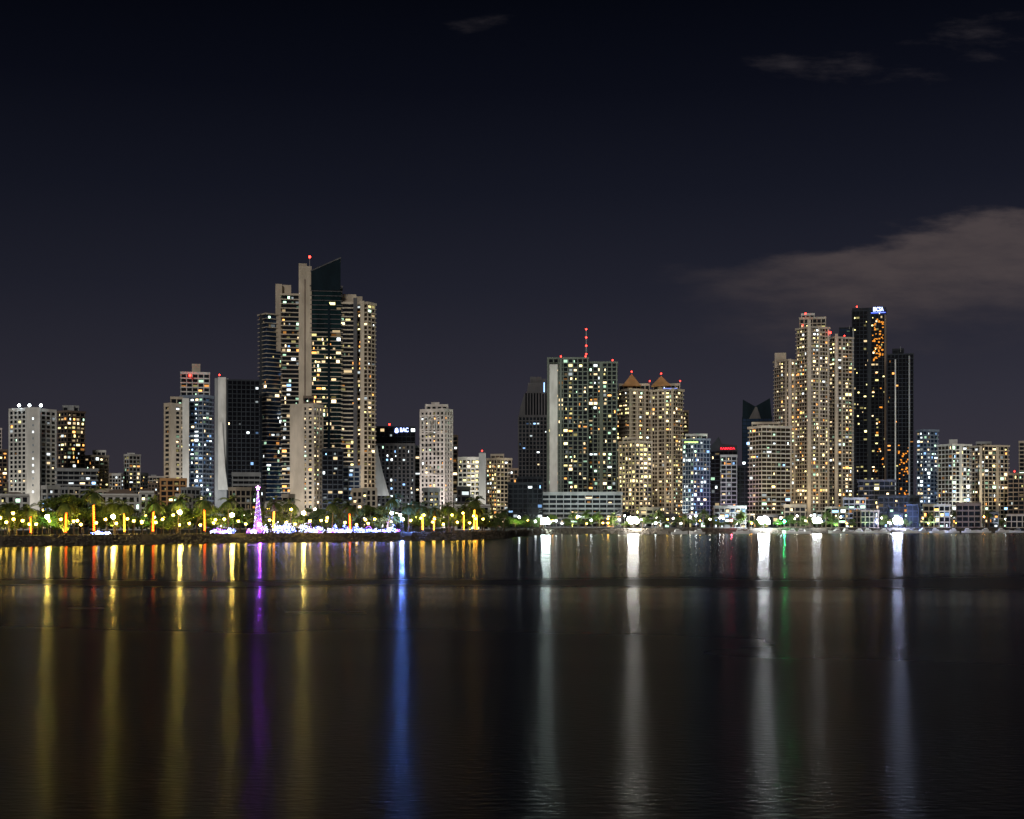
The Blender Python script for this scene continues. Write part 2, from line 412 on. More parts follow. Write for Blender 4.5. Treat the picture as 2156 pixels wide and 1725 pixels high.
b.block(1438,1494,926,k=.4,th=40,wall='blue',glass='blue',lit=.45,pal='cool',ts=.7,ps=.6,wp=.5,bw=3)
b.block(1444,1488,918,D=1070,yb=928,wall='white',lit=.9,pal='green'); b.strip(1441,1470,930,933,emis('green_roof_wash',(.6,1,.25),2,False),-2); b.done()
b=B(1523,1080,'dark round-shouldered hotel tower with red sign','tower','hotel_tower',50,ref=1524)
b.block(1496,1552,950,wall='dark',glass='black',lit=.10,pal='mix',ts=.7,ps=.4,wp=.3)
b.profile([(1496,951),(1496,940),(1513,920),(1520,935),(1552,938),(1552,951)],0,20,WALL['dark'],'crown')
text(b,'RAMADA',1532,945,30,4.5,emis('sign_red_glow',(1,.03,.05),2.5,False),-1.8)
b.block(1518,1551,962,D=1070,yb=1062,wall='grey',glass='dark',lit=.25,pal='mix'); b.block(1548,1578,985,D=1090,wall='dark',lit=.06); b.done()
b=B(1594,1200,'dark angular tower with notched roofline','tower','office_tower',40,ref=1594)
b.block(1563,1625,880,wall='deep',glass='blue',lit=.04,pal='cool',ts=.5,ps=.2,wp=.3)
b.profile([(1563,882),(1564,841),(1590,856),(1621,839),(1625,882)],-.4,20,WALL['deep'],'crown_glass')
b.profile([(1577,882),(1590,857),(1594,857),(1602,882)],-.8,3,WALL['slate'],'crown'); b.done()
b=B(1622,1040,'wide brown-grey tower with curved balcony bands')
b.block(1578,1664,900,k=.3,th=30,wall='tan',glass='brown',lit=.22,pal='mix',ts=.9,ps=1.1,wp=.2,bw=4,fh=3.1)
b.block(1584,1640,893,D=1050,yb=902,wall='cream',lit=.1); b.done()

b=B(1690,1130,'cluster of stepped beige towers with many warm windows',n_ind=100)
b.block(1631,1694,760,D=1145,k=.35,th=33,wall='cream',glass='brown',lit=.34,pal='warm',ts=.8,ps=1.0,wp=.5,bw=3.2,fh=3.1,solid=((0,.06),(.42,.50)))
b.solid(1631,1655,743,775,D=1155,depth=12,mat='tan')
b.block(1678,1744,690,k=.4,th=36,wall='cream',glass='brown',lit=.36,pal='warm',ts=.8,ps=1.0,wp=.5,bw=3.2,fh=3.1,solid=((0,.06),(.45,.53),(.93,1)))
b.block(1684,1738,672,D=1140,yb=692,wall='cream',lit=.35,pal='warm'); b.block(1688,1714,664,D=1146,yb=674,wall='white',lit=.3); b.solid(1694,1706,660,666,D=1150,depth=8,mat='white')
b.block(1742,1794,712,D=1150,k=.3,th=33,wall='tan',glass='brown',lit=.32,pal='warm',ts=.8,ps=1.0,wp=.5,bw=3.2,fh=3.1,solid=((.35,.43),))
b.solid(1700,1707,675,dD=-6,depth=14,mat='cream'); b.solid(1660,1666,758,D=1145,dD=-7,depth=14,mat='cream'); b.solid(1758,1764,705,D=1150,dD=-6,depth=14,mat='cream')
b.mast(1696,663,659,1,lr=.9); b.mast(1748,712,700,1,lr=1.3); b.mast(1690,690,684,1,lr=.8); b.mast(1778,712,706,1,lr=.7); b.done()

b=B(1815,1180,'black glass tower with white roof sign and amber lights','tower','office_tower',80,ref=1830)
b.block(1794,1866,655,wall='dark',glass='black',lit=.13,pal='yellow',ts=.5,ps=.3,wp=.4,bw=3,wh=.6)
b.block(1767,1797,690,D=1190,wall='dark',glass='blue',lit=.10,pal='cool',ts=.5,ps=.3,wp=.4,bw=3,wh=.6)
b.solid(1794,1866,647,656,dD=3,depth=20,mat='dark')
b.solid(1795,1798,690,dD=-1.2,depth=3,mat='grey'); b.solid(1827,1834,655,dD=-1.2,depth=3,mat='dark'); b.solid(1862,1866,664,dD=-1.0,depth=3,mat='brown')
AMB=emis('amber_office_glow',(1,.34,.04),1.2,False)
for i in range(72):
    y=R.uniform(668,757) if i<54 else R.uniform(757,1050); x=R.uniform(1836,1858); b.solid(x,x+R.uniform(2,4.5),y,y+R.uniform(1.2,3.4),dD=-.45-i*.002,depth=.1,mat=AMB,part='amber_light')
text(b,'BICSA',1849,653,27,8.5,SIGNW,-1.8)
b.strip(1834,1864,659,660.3,SIGNB,-1.5)
b.mast(1804,655,644,1,lr=.9); b.mast(1788,690,683,0); b.done()
b=B(1895,1150,'black tower with white vertical line and stepped crown','tower','office_tower',60,ref=1895)
b.block(1868,1923,747,wall='dark',glass='black',lit=.05,pal='amber',ts=.5,ps=.3,wp=.4,bw=3,wh=.6)
b.block(1880,1902,738,D=1160,yb=749,wall='dark',lit=0); b.mast(1896,740,728,0)
b.solid(1884,1886.5,757,dD=-1.2,depth=2,mat='white'); b.solid(1913,1916,750,dD=-1.0,depth=2,mat='grey')
for i in range(36):
    y=R.uniform(930,1060); x=R.uniform(1890,1913); b.solid(x,x+R.uniform(2,4),y,y+R.uniform(1.5,3.5),dD=-.4-i*.002,depth=.1,mat=AMB,part='amber_light')
b.done()
b=B(1845,1040,'low terrace building with lit decks','building','commercial_building',60)
b.block(1808,1884,1014,wall='slate',lit=.30,pal='warm',ts=.8,ps=1.0,wp=.3); b.block(1776,1822,1052,D=1020,wall='grey',lit=.5,pal='green'); b.block(1850,1935,1048,D=1025,wall='dark',lit=.3,pal='mix'); b.done()
b=B(1951,1150,'blue glazed apartment tower with cool windows')
b.block(1931,1974,908,k=.3,wall='blue',glass='blue',lit=.35,pal='cool',ps=.8); b.done()
b=B(2008,1080,'whitish grey apartment tower with small roof block')
b.block(1975,2042,938,k=.45,th=40,wall='white',lit=.36,pal='mix',ps=1.0,wp=.4,ts=.7,solid=((.4,.5),)); b.solid(1998,2016,924,940,dD=10,mat='white'); b.done()
b=B(2083,1100,'tan and grey apartment tower with yellow stair lights')
b.block(2046,2122,940,k=.35,th=35,wall='tan',lit=.38,pal='mix',ps=1.0,wp=.5,ts=.7,solid=((.5,.58),)); b.block(2056,2086,934,D=1110,yb=942,wall='grey',lit=.2)
b.solid(2062,2068,940,dD=-3,depth=12,mat='cream'); b.done()
b=B(2145,1080,'tan apartment block with red roof light','building','apartment_building',40)
b.block(2122,2190,1000,wall='brown',lit=.3,pal='warm'); b.block(2146,2200,932,D=1160,wall='tan',lit=.2); b.mast(2136,1000,993,1,lr=.7); b.done()
b=B(1530,960,'low white shopfront building with bright violet lighting','building','commercial_building',40)
b.block(1504,1570,1070,wall='grey',lit=.4,pal='cool',ts=1.0,ps=.5); b.done()
LOW='low commercial buildings along the avenue'
x=1312
while x<2180:
    w=R.uniform(22,60); D=R.uniform(985,1045); yt=R.uniform(1062,1088)
    b=B(x+w/2,D,'low commercial building with mixed lit shopfronts','building','commercial_building',20,LOW)
    b.block(x,x+w,yt,k=R.choice((0,0,.3)),wall='dark' if 1850<x+w/2<1930 else R.choice(('grey','slate','brown','tan','slate','cream')),lit=R.uniform(.1,.35),pal=R.choice(('warm','mix','cool','green')),ps=R.uniform(.2,.9),ts=R.uniform(.6,1.2),depth=14,bw=R.uniform(3,5)); b.done()
    x+=w+R.uniform(-2,18)
GRP='mid-rise blocks between the towers'
for i in range(60):
    x=R.uniform(-10,1140) if i<40 else R.uniform(1140,2170)
    w=R.uniform(18,46); yt=R.uniform(1000,1050); D=R.uniform(760,950) if yt>1028 and x<1050 else R.uniform(1220,1400)
    b=B(x,D,'plain mid-rise apartment block with scattered lit windows','building','apartment_building',12,GRP)
    b.block(x-w/2,x+w/2,yt,k=R.choice((0,.3,.5)),side=R.choice('LR'),wall=R.choice(['white','cream','grey','tan','brown','pink','slate']),lit=R.uniform(.1,.4),pal=R.choice(['warm','mix','cool']),wp=R.uniform(.4,1.5),ts=R.uniform(.8,1.4))
    if R.random()<.6: b.solid(x-w*.2,x+w*.1,yt-6,yt+1,dD=6,mat='grey',part='roof_hut')
    b.done()
for (x0,x1,yw,yr) in((0,60,1046,1036),(210,300,1046,1030),(295,322,1040,1028),(560,610,1062,1052),(960,1030,1068,1058),(-60,-5,1050,1038)):
    b=B((x0+x1)/2,740,'low house with pale walls and hipped roof','house','house',10,'low houses behind the promenade')
    b.block(x0,x1,yw,wall='white',lit=.25,pal='warm',wp=1.4,depth=14); b.hip(x0-3,x1+3,yw-1,yr,dD=-1,depth=16,t=.3,mat='brown'); b.done()

# ------------------------------------------------------------------ land and water
SHORE=[(-900,250),(-420,350),(-160,446),(-103,530),(-55,575),(-18,615),(-4,680),(8,790),(30,872),(130,915),(374,1030),(900,1100),(2600,1300)]
def shore(px):
    u=(px-CX)/F
    for (a,b) in zip(SHORE,SHORE[1:]):
        if a[0]/a[1]<=u<=b[0]/b[1]:
            dx,dy=b[0]-a[0],b[1]-a[1]; den=dx-u*dy
            t=(u*a[1]-a[0])/den if abs(den)>1e-9 else 0
            return a[1]+t*dy
    return 900
fine=[]
for a,c in zip(SHORE,SHORE[1:]):
    L=math.dist(a,c); n=max(1,int(L/6))
    for i in range(n):
        t=i/n; fine.append((a[0]+(c[0]-a[0])*t+R.uniform(-.8,.8),a[1]+(c[1]-a[1])*t+R.uniform(-.8,.8)))
fine.append(SHORE[-1])
me=mesh('ground',[(x,y+6,GZ) for x,y in fine]+[(9000,1300,GZ),(9000,9000,GZ),(-9000,9000,GZ),(-9000,256,GZ)],[tuple(range(len(fine)+4))],surf('ground_soil_grass',(.05,.055,.03),.95,.5,.05,(.035,.035,.03)))
o=obj('ground',me); o['kind']='structure'; top(o,'dark flat grassy shoreline ground under the city','ground')
v=[];f=[]
n=len(fine)
for j,(dy,z) in enumerate(((6.2,GZ+.05),(5.2,GZ+.05),(2.5,1.8),(-2,-1.2))):
    for (x,y) in fine: v.append((x+R.uniform(-.4,.4),y+dy+R.uniform(-.3,.3),z+(R.uniform(-.25,.25) if j>1 else 0)))
for j in range(3):
    for i in range(n-1): f.append((j*n+i,j*n+i+1,(j+1)*n+i+1,(j+1)*n+i))
o=obj('embankment',mesh('embankment',v,f,surf('embankment_rock',(.10,.085,.07),.95,.5,.6))); o['kind']='structure'; top(o,'dark sloping rock embankment above the water','embankment')
a=Acc()
for (p,q) in zip(SHORE[1:-2],SHORE[2:-1]):
    L=math.dist(p,q)
    for i in range(int(L*(7 if p[1]<700 else 3))):
        t=R.random(); h=R.random(); x=p[0]+(q[0]-p[0])*t; y=p[1]+(q[1]-p[1])*t-2+7.4*h; z=-.6+4.1*h
        r=R.uniform(.3,.75); k=len(a.v)
        for d in((1,0,0),(0,1,0),(-1,0,0),(0,-1,0),(0,0,.8),(0,0,-.8),):
            a.v.append((x+d[0]*r*R.uniform(.7,1.2),y+d[1]*r*R.uniform(.7,1.2),z+d[2]*r*R.uniform(.7,1.2)))
        for i2 in range(4):
            j2=(i2+1)%4; a.f+=[(k+i2,k+j2,k+4),(k+j2,k+i2,k+5)]
o=obj('riprap',mesh('riprap',a.v,a.f,surf('riprap_rock',(.15,.13,.10),.95,.5,.6,island=True))); top(o,'loose dark boulders lining the shore','rocks',None,'stuff')
v=[];f=[]
sh=[q for q in fine if -430<q[0]<380]
for (x,y) in sh: v+= [(x,y+9,GZ+.01),(x,y+14,GZ+.01)]
for i in range(len(sh)-1): f.append((2*i,2*i+2,2*i+3,2*i+1))
o=obj('promenade',mesh('promenade',v,f,surf('promenade_paving',(.28,.26,.23),.8,.3,.4))); o['kind']='structure'; top(o,'pale paved waterfront promenade strip','path')

m,nt=nodes('sea_water')
g=nt.nodes.new('ShaderNodeNewGeometry'); s=nt.nodes.new('ShaderNodeSeparateXYZ'); nt.links.new(g.outputs['Position'],s.inputs[0])
x_,y_=s.outputs[0],s.outputs[1]
nv=comb(nt,M(nt,'MULTIPLY',x_,.030),M(nt,'MULTIPLY',y_,.012))
dist=M(nt,'MULTIPLY',M(nt,'SUBTRACT',noise(nt,nv,1.0,2,.45),.5),50)
yb_=M(nt,'ADD',y_,dist)
wid=M(nt,'MULTIPLY_ADD',M(nt,'MAXIMUM',x_,0.0),.014,1.0)      # the ripple band widens across the bay
yy=M(nt,'ADD',M(nt,'DIVIDE',M(nt,'SUBTRACT',yb_,181.0),wid),181.0)
ramp=nt.nodes.new('ShaderNodeValToRGB'); nt.links.new(M(nt,'DIVIDE',yy,400.0,clamp=True),ramp.inputs[0])
ramp.color_ramp.interpolation='EASE'
stops=[(0,.285),(92,.285),(120,.268),(142,.225),(154,.20),(166,.20),(178,.285),(186,.285),(204,.215),(260,.195),(395,.18)]
el=ramp.color_ramp.elements
while len(el)<len(stops): el.new(.5)
for e,(p,c) in zip(el,stops): e.position=p/400; e.color=(c,c,c,1)
patch=MR(nt,noise(nt,comb(nt,M(nt,'MULTIPLY',x_,.010),M(nt,'MULTIPLY',y_,.05)),1.0,2,.5),.3,.75,-.010,.012)
rough=M(nt,'ADD',ramp.outputs[0],patch)
bv=comb(nt,M(nt,'MULTIPLY',x_,1.0),M(nt,'MULTIPLY',y_,2.0))
bn=noise(nt,bv,1.6,2,.5)
bump=nt.nodes.new('ShaderNodeBump'); nt.links.new(bn,bump.inputs['Height']); bump.inputs['Distance'].default_value=.05
nt.links.new(MR(nt,y_,35,130,.6,0.0),bump.inputs['Strength'])
p=nt.nodes.new('ShaderNodeBsdfPrincipled'); p.inputs['Base Color'].default_value=(.002,.003,.004,1); p.inputs['IOR'].default_value=1.33
p.inputs['Anisotropic'].default_value=.77
nt.links.new(comb(nt,0.0,1.0,0.0),p.inputs['Tangent'])
nt.links.new(rough,p.inputs['Roughness']); nt.links.new(bump.outputs[0],p.inputs['Normal'])
out(nt,p.outputs[0])
o=obj('water',mesh('water',[(-9000,-300,0),(9000,-300,0),(9000,9000,0),(-9000,9000,0)],[(0,1,2,3)],m)); o['kind']='structure'; top(o,'calm dark bay water with long light reflections','water')

# ------------------------------------------------------------------ vegetation
BARK=surf('bark',(.16,.12,.08),.9,.4,2)
LEAF=surf('tree_foliage',(.12,.16,.04),.7,.5,1,(.04,.075,.02),True)
PALML=surf('palm_foliage',(.10,.13,.04),.6,.5,1,(.035,.06,.02),True)
def crown(seed,H):
    r=random.Random(seed); v=[];f=[]
    cl=[]
    for i in range(r.randint(11,15)):
        t=r.uniform(0,2*math.pi); q=r.uniform(0,.42)*H; cl.append((math.cos(t)*q,math.sin(t)*q,H*r.uniform(.36,.88)-q*.35,H*r.uniform(.09,.17)))
    for (cx,cy,cz,cr) in cl:
        for i in range(170):
            d=Vector((r.gauss(0,1),r.gauss(0,1),r.gauss(0,1))).normalized()*cr*r.uniform(.55,1.12)
            p=Vector((cx,cy,cz))+Vector((d.x*1.25,d.y*1.25,d.z*.8)); s=r.uniform(.14,.34)
            n=Vector((r.gauss(0,1),r.gauss(0,1),r.gauss(0,1))).normalized(); a=n.orthogonal().normalized()*s; b=n.cross(a)*.7; k=len(v)
            v+=[tuple(p-a),tuple(p-b),tuple(p+a),tuple(p+b)]; f.append((k,k+1,k+2,k+3))
    t=Acc(); t.tube((0,0,-.3),(0,0,H*.35),H*.028,H*.02,7)
    for (cx,cy,cz,cr) in cl[:9]: t.tube((0,0,H*.32),(cx,cy,cz),H*.013,H*.004,5,False)
    return mesh('trunk',t.v,t.f,BARK),mesh('crown',v,f,LEAF)
CR=[crown(i,10) for i in range(6)]
def tree(x,D,h,label,group,dx=0):
    e=empty('broadleaf_tree',(X(x,D),D,GZ),label,'tree',group); t,c=R.choice(CR); sc=h/9.2
    rz=R.uniform(0,6.28)
    for nm,mm in(('trunk',t),('crown',c)):
        o=obj(nm,mm,e); o.scale=(sc*R.uniform(.95,1.2),)*2+(sc,); o.rotation_euler=(0,0,rz)
for i in range(92):
    x=-70+i*13.2+R.uniform(-9,9); D=shore(x)+R.uniform(24,75)
    tree(x,D,R.uniform(6.5,11.5) if x<1040 else R.uniform(5,7),'dense dark broadleaf tree lit by park lamps','park trees along the promenade')
for (x,h) in((110,14),(140,15),(168,13),(15,11),(355,11),(715,11),(770,12),(800,11),(855,12),(1045,9)):
    tree(x,shore(x)+70,h,'large rounded tree rising over the park','large park trees')
for i in range(56):
    x=1085+i*19.5+R.uniform(-9,9); D=shore(x)+R.uniform(18,50)
    tree(x,D,R.uniform(5,10),'small leafy tree beside the far waterfront avenue','far shore trees')

def palm_meshes(seed,H):
    r=random.Random(seed); t=Acc(); seg=7; pts=[]
    bx=r.uniform(-.4,.4)
    for i in range(seg+1):
        q=i/seg; pts.append((bx*q*q,0,H*q,.21-.07*q+(.04 if 0<i<3 else 0)))
    for a,b in zip(pts,pts[1:]): t.tube(a[:3],b[:3],a[3],b[3],8,False)
    L=[];Fc=[]
    nfr=24
    for i in range(nfr):
        az=2*math.pi*i/nfr*1.0+r.uniform(-.2,.2); up=r.choice((1.1,.8,.5,.15,-.2))+r.uniform(-.15,.15); ln=r.uniform(3.6,4.8)
        p=Vector((bx,0,H)); d=Vector((math.cos(az)*math.cos(up),math.sin(az)*math.cos(up),math.sin(up))); st=12
        for k in range(st):
            q=p+d*(ln/st); side=d.cross(Vector((0,0,1)))
            if side.length<.05: side=Vector((math.sin(az),-math.cos(az),0))
            side.normalize(); wl=(1.15*math.sin(math.pi*(k+1.2)/(st+1.5)))+.12
            for sg in(-1,1):
                n=len(L); tip=(p+q)/2+side*sg*wl+d*.35+Vector((0,0,-.35*wl))
                L+=[tuple(p),tuple(p+(q-p)*.55),tuple(tip)]; Fc.append((n,n+1,n+2))
                n=len(L); tip2=tip+d*.12+Vector((0,0,-.15))
                L+=[tuple(p+(q-p)*.55),tuple(q),tuple(tip2)]; Fc.append((n,n+1,n+2))
            p=q; d=(d+Vector((0,0,-.17))).normalized()
    rope=Acc(); z0,z1=H*.08,H*.70; turns=int((z1-z0)/.42); N=turns*6
    for i in range(N+1):
        q=i/N; z=z0+(z1-z0)*q; an=2*math.pi*turns*q; c=bx*(z/H)**2; rr=.28-.05*z/H
        n=len(rope.v); rope.v+=[(c+math.cos(an)*rr,math.sin(an)*rr,z-.11),(c+math.cos(an)*rr,math.sin(an)*rr,z+.11)]
        if i: rope.f.append((n-2,n,n+1,n-1))
    return mesh('trunk',t.v,t.f,BARK),mesh('crown',L,Fc,PALML),rope
ROPE_O=emis('rope_light_orange',(1,.105,.006),20); ROPE_Y=emis('rope_light_yellow',(1,.34,.02),16)
PM=[palm_meshes(i,10) for i in range(3)]
RM={(i,k):mesh('light_rope',p[2].v,p[2].f,mt) for i,p in enumerate(PM) for k,mt in(('o',ROPE_O),('y',ROPE_Y))}
def palm(x,yt,kind,dD=16):
    D=shore(x)+dD; h=max(5,(Zp(yt,D)-GZ)); i=R.randrange(3); sc=h/10.5
    lab={'o':'royal palm with orange rope lights around its trunk','y':'royal palm with yellow rope lights around its trunk','n':'dark royal palm with drooping fronds'}[kind]
    e=empty('palm_tree',(X(x,D),D,GZ),lab,'palm tree','palms along the promenade')
    hs=max(.85,min(1.25,sc*1.1))
    o=obj('trunk',PM[i][0],e); o.scale=(hs,hs,sc)
    o=obj('crown',PM[i][1],e,(0,0,10*sc-10*hs)); o.scale=(hs,)*3
    if kind!='n': o=obj('light_rope',RM[(i,kind)],e); o.scale=(hs,hs,sc)
for x,yt,k in((65,1068,'o'),(138,1058,'o'),(198,1034,'o'),(262,1060,'y'),(322,1056,'o'),(431,1050,'o'),(480,1052,'n'),(576,1056,'y'),(612,1058,'n'),(737,1062,'o'),
              (826,1048,'n'),(890,1064,'y'),(914,1072,'y'),(945,1064,'n'),(976,1068,'y'),(998,1052,'y'),(375,1050,'n'),(20,1064,'n'),(860,1064,'n'),(1004,1066,'y'),(700,1058,'n'),(240,1058,'n')):
    palm(x,yt,k,R.uniform(14,20) if k!='n' else R.uniform(18,26))
for x in(1060,1205,1232,1262,1290,1385,1440,1480,1560,1740,1830,1960,2010,2080):
    palm(x,1080+R.uniform(-4,4),'n',R.uniform(15,26))

# ------------------------------------------------------------------ lamps
METAL=surf('painted_metal',(.12,.12,.12),.5,.3,1,metal=.6)
def lamp_meshes(H):
    a=Acc(); a.tube((0,0,0),(0,0,.5),.16,.14,8); a.tube((0,0,.5),(0,0,H),.09,.05,8); a.tube((0,0,H),(0,-.9,H+.35),.05,.04,6)
    h=Acc(); h.hexa([(-.22,-1.5,H+.28),(.22,-1.5,H+.28),(.16,-.7,H+.28),(-.16,-.7,H+.28),(-.15,-1.4,H+.46),(.15,-1.4,H+.46),(.1,-.75,H+.46),(-.1,-.75,H+.46)])
    return a,h
la,lh=lamp_meshes(6.5)
LP=mesh('pole',la.v,la.f,METAL); LH=mesh('lamp_head',lh.v,lh.f,METAL)
def bulbmesh(nm,c,st,r,z=6.5):
    a=Acc(); a.ball((0,-1.1,z),r,6,3); return mesh('bulb',a.v,a.f,emis(nm,c,st))
BU={'Y':bulbmesh('lamp_yellow_glow',(1,.72,.15),480,.75),'y':bulbmesh('lamp_soft_yellow_glow',(1,.62,.08),48,.5),
    'W':bulbmesh('lamp_white_glow',(.85,.95,1),45,.65),'w':bulbmesh('lamp_small_white_glow',(1,.95,.8),34,.6),
    'V':bulbmesh('lamp_blue_glow',(.12,.26,1),4200,.55),'P':bulbmesh('added_purple_glow',(.42,.06,1),1300,.5),'G':bulbmesh('lamp_green_glow',(.03,1,.25),520,.8),'O':bulbmesh('lamp_orange_glow',(1,.45,.08),50,.6),'R':bulbmesh('lamp_red_glow',(1,.1,.16),280,.6),
    'F':bulbmesh('facade_uplight_glow',(1,.95,.85),1300,.5,1.2)}
CN={'Y':'bright yellow','y':'soft yellow','W':'cool white','w':'warm white','V':'blue','P':'added purple fill','G':'green','O':'orange','R':'pinkish red'}
def lamp(x,D,k,y=None,group='street lamps along the waterfront'):
    e=empty('street_lamp',(X(x,D),D,GZ),'tall street lamp with %s light by the waterfront'%CN[k],'street lamp',group)
    sc=1 if y is None else max(.5,(Zp(y,D)-GZ)/6.6)
    for nm,mm in(('pole',LP),('lamp_head',LH),('bulb',BU[k])):
        o=obj(nm,mm,e); o.scale=(1,1,sc) if nm=='pole' else (1,1,1)
        if nm!='pole': o.location=(0,0,6.5*(sc-1))
for x,y,k in((102,1088,'Y'),(3,1090,'y'),(240,1088,'Y'),(270,1092,'y'),(380,1078,'Y'),(366,1084,'y'),(490,1084,'Y'),(614,1072,'y'),(640,1080,'Y'),(825,1080,'W'),(847,1092,'V'),(843,1084,'w'),
              (893,1084,'y'),(952,1084,'y'),(975,1080,'y'),(997,1086,'y'),(1002,1092,'y'),(50,1096,'y'),(165,1096,'y'),(300,1098,'y'),(690,1090,'y'),(770,1094,'y'),(915,1092,'y'),(30,1080,'y'),(455,1094,'y'),(548,1104,'P')):  # the purple lamp is added to deepen the tree's streak on the water
    lamp(x,shore(x)+R.uniform(9,13),k,y)
for i in range(44):
    x=-15+i*24.5+R.uniform(-9,9); lamp(x,shore(x)+R.uniform(17,24),'y',R.uniform(1090,1106))
for i in range(22):
    x=R.uniform(-20,1040); lamp(x,shore(x)+R.uniform(60,140),R.choice('yyywW'),R.uniform(1070,1092))
for i in range(70):
    x=1095+i*15.4+R.uniform(-8,8); lamp(x,shore(x)+R.uniform(14,60),R.choice('wwwWWOywG' if i%9==0 else 'wwwWWOyw'),R.uniform(1084,1106))
for x,y,k in((1651,1098,'G'),(1540,1096,'R'),(1280,1092,'y'),(1215,1090,'y'),(1895,1094,'V')):
    lamp(x,shore(x)+9,k,y)
for x,D in((467,1010),(1166,1046),(919,996),(600,985),(735,1040),(806,1112)):  # the last uplight is added to brighten the shaded sail wall
    e=empty('facade_uplight',(X(x,D),D,GZ),'ground floodlight washing the tower facade above','floodlight','facade floodlights')
    a=Acc(); a.box(-.7,.7,-1.7,-.5,0,.7); obj('housing',mesh('housing',a.v,a.f,METAL),e); obj('bulb',BU['F'],e)
UP=Acc(); UP.tube((0,0,0),(0,0,.5),.22,.26,8)
UPM=mesh('housing',UP.v,UP.f,METAL)
def uplight(x,dD,c,P,tilt=28,D=None,facade=False):
    D=D or shore(x)+dD
    e=empty('facade_fill_spot' if facade else 'garden_spotlight',(X(x,D),D,GZ),'added fill spotlight brightening a tower facade' if facade else 'small ground spotlight shining up into the foliage','spotlight','added fill spotlights under the tower facades' if facade else 'garden spotlights under the trees')
    obj('housing',UPM,e)
    L=bpy.data.lights.new('spotlight_beam','SPOT'); L.energy=P; L.color=c; L.spot_size=math.radians(115); L.spot_blend=.5; L.shadow_soft_size=.2
    o=bpy.data.objects.new('spotlight_beam',L); link(o,e); o.location=(0,0,.7); o.rotation_euler=(math.radians(180-tilt),0,0)
for i in range(40):
    x=-12+i*26.5+R.uniform(-8,8)
    uplight(x,R.uniform(19,32),R.choice(((1,.72,.10),(1,.78,.14),(.8,1,.2),(.5,1,.3),(1,.6,.08)) if not 500<x<860 else ((1,.8,.3),(.55,.45,1),(.4,.35,1),(.6,.6,1))),R.choice((1500,3000,6000,12000)))  # violet spots are added to spread the holiday glow over the trees
for x in(1088,1110,1180,1205,1240,1262,1288,1320,1380,1440,1480,1580,1625,1640,1665,1760,1830,1960,2040,2110):
    uplight(x,14,(.7,1,.3) if x<1300 else ((.3,1,.4) if 1570<x<1680 else R.choice(((.5,1,.4),(1,.9,.5),(.8,.9,1)))),R.uniform(5000,12000))
for x,D,c,P in((45,965,(1,.9,.75),1.2),(150,930,(1,.8,.5),.8),(365,970,(1,.85,.65),1.2),(420,980,(.8,.9,1),1.0),(575,1035,(.8,.9,1),1.2),(640,965,(1,.9,.8),1.3),(700,960,(.9,.95,1),.6),
              (770,1030,(1,.85,.65),1.8),(845,1100,(.9,.95,1),.8),(918,975,(1,.9,.85),2.2),(990,1025,(1,.95,.8),1.0),(1050,1050,(1,.85,.6),1.0),(1190,970,(.85,1,.9),.6),(1270,970,(.85,1,.9),.6),
              (1335,1000,(1,.8,.4),1.2),(1405,1060,(1,.85,.6),1.8),(1465,1030,(.6,.7,1),1.0),(1530,1040,(.8,.5,.9),.8),(1620,1005,(1,.9,.75),1.2),(1700,1085,(1,.8,.5),2.0),(1845,1010,(1,.85,.6),.6),(1950,1110,(.7,.85,1),1.0),(2008,1045,(.95,1,.95),1.2),(2085,1060,(1,.85,.55),1.4)):
    uplight(x,0,c,P*42000,22,D,True)  # added spots that brighten the lower facades, not actual fittings
def flood(x,y,st,c,r=1.6):
    D=shore(x)+7; h=Zp(y,D)-GZ; e=empty('floodlight_mast',(X(x,D),D,GZ),'tall mast with a ring of glaring white floodlights','floodlight','floodlights on the far shore')
    a=Acc(); a.tube((0,0,0),(0,0,h-.4),.22,.12,8); a.tube((0,0,h-.6),(0,0,h-.4),1.8,1.8,10); obj('pole',mesh('pole',a.v,a.f,METAL),e)
    mt=emis('flood_lamp_glow_%d'%int(x),c,st)
    for i in range(6):
        t=i*math.pi/3; b=Acc(); b.ball((0,0,0),r*.9,7,4); obj('lamp',mesh('lamp',b.v,b.f,mt),e,(math.cos(t)*1.2*r,math.sin(t)*1.2*r,h+1.3*(i%2)+.4))
flood(1149,1101,200,(.82,1,.95),1.4); flood(1333,1099,220,(1,.98,.90),1.8); flood(1608,1099,260,(.93,.98,1),1.9); flood(1720,1099,70,(.95,1,1),1.5); flood(1890,1100,280,(.60,.68,1),1.6)

# ------------------------------------------------------------------ holiday lights
VIO=emis('holiday_violet_glow',(.36,.10,1),50); WHI=emis('holiday_white_glow',(.58,.64,1),36); PIN=emis('holiday_pink_glow',(.75,.30,1),16); BLU=emis('holiday_blue_glow',(.20,.27,1),55)
D=shore(543)+14; e=empty('christmas_tree',(X(543,D),D,GZ),'tall slim cone christmas tree of violet lights with star','christmas tree')
H=Zp(1032,D)-GZ; Rb=1.7
a=Acc(); a.tube((0,0,0),(0,0,H),.15,.08,6); a.tube((0,0,.8),(0,0,H-.4),Rb*.8,.08,16); obj('cone_frame',mesh('cone_frame',a.v,a.f,surf('frame_violet',(.25,.2,.35),.6)),e)
TV=emis('tree_violet_glow',(.40,.16,1),12); TW=emis('tree_white_glow',(.72,.66,1),13); TP=emis('tree_pink_glow',(.75,.28,1),8)
for mt,ph in((TV,0),(TW,.33),(TP,.66)):
    a=Acc()
    for i in range(100):
        q=i/100; an=2*math.pi*(9*q+ph); rr=Rb*(1-q)+.1; a.octa((math.cos(an)*rr,math.sin(an)*rr,.8+(H-1)*q),.07)
    o=obj('light_string',mesh('light_string',a.v,a.f,mt),e)
a=Acc()
pts=[]
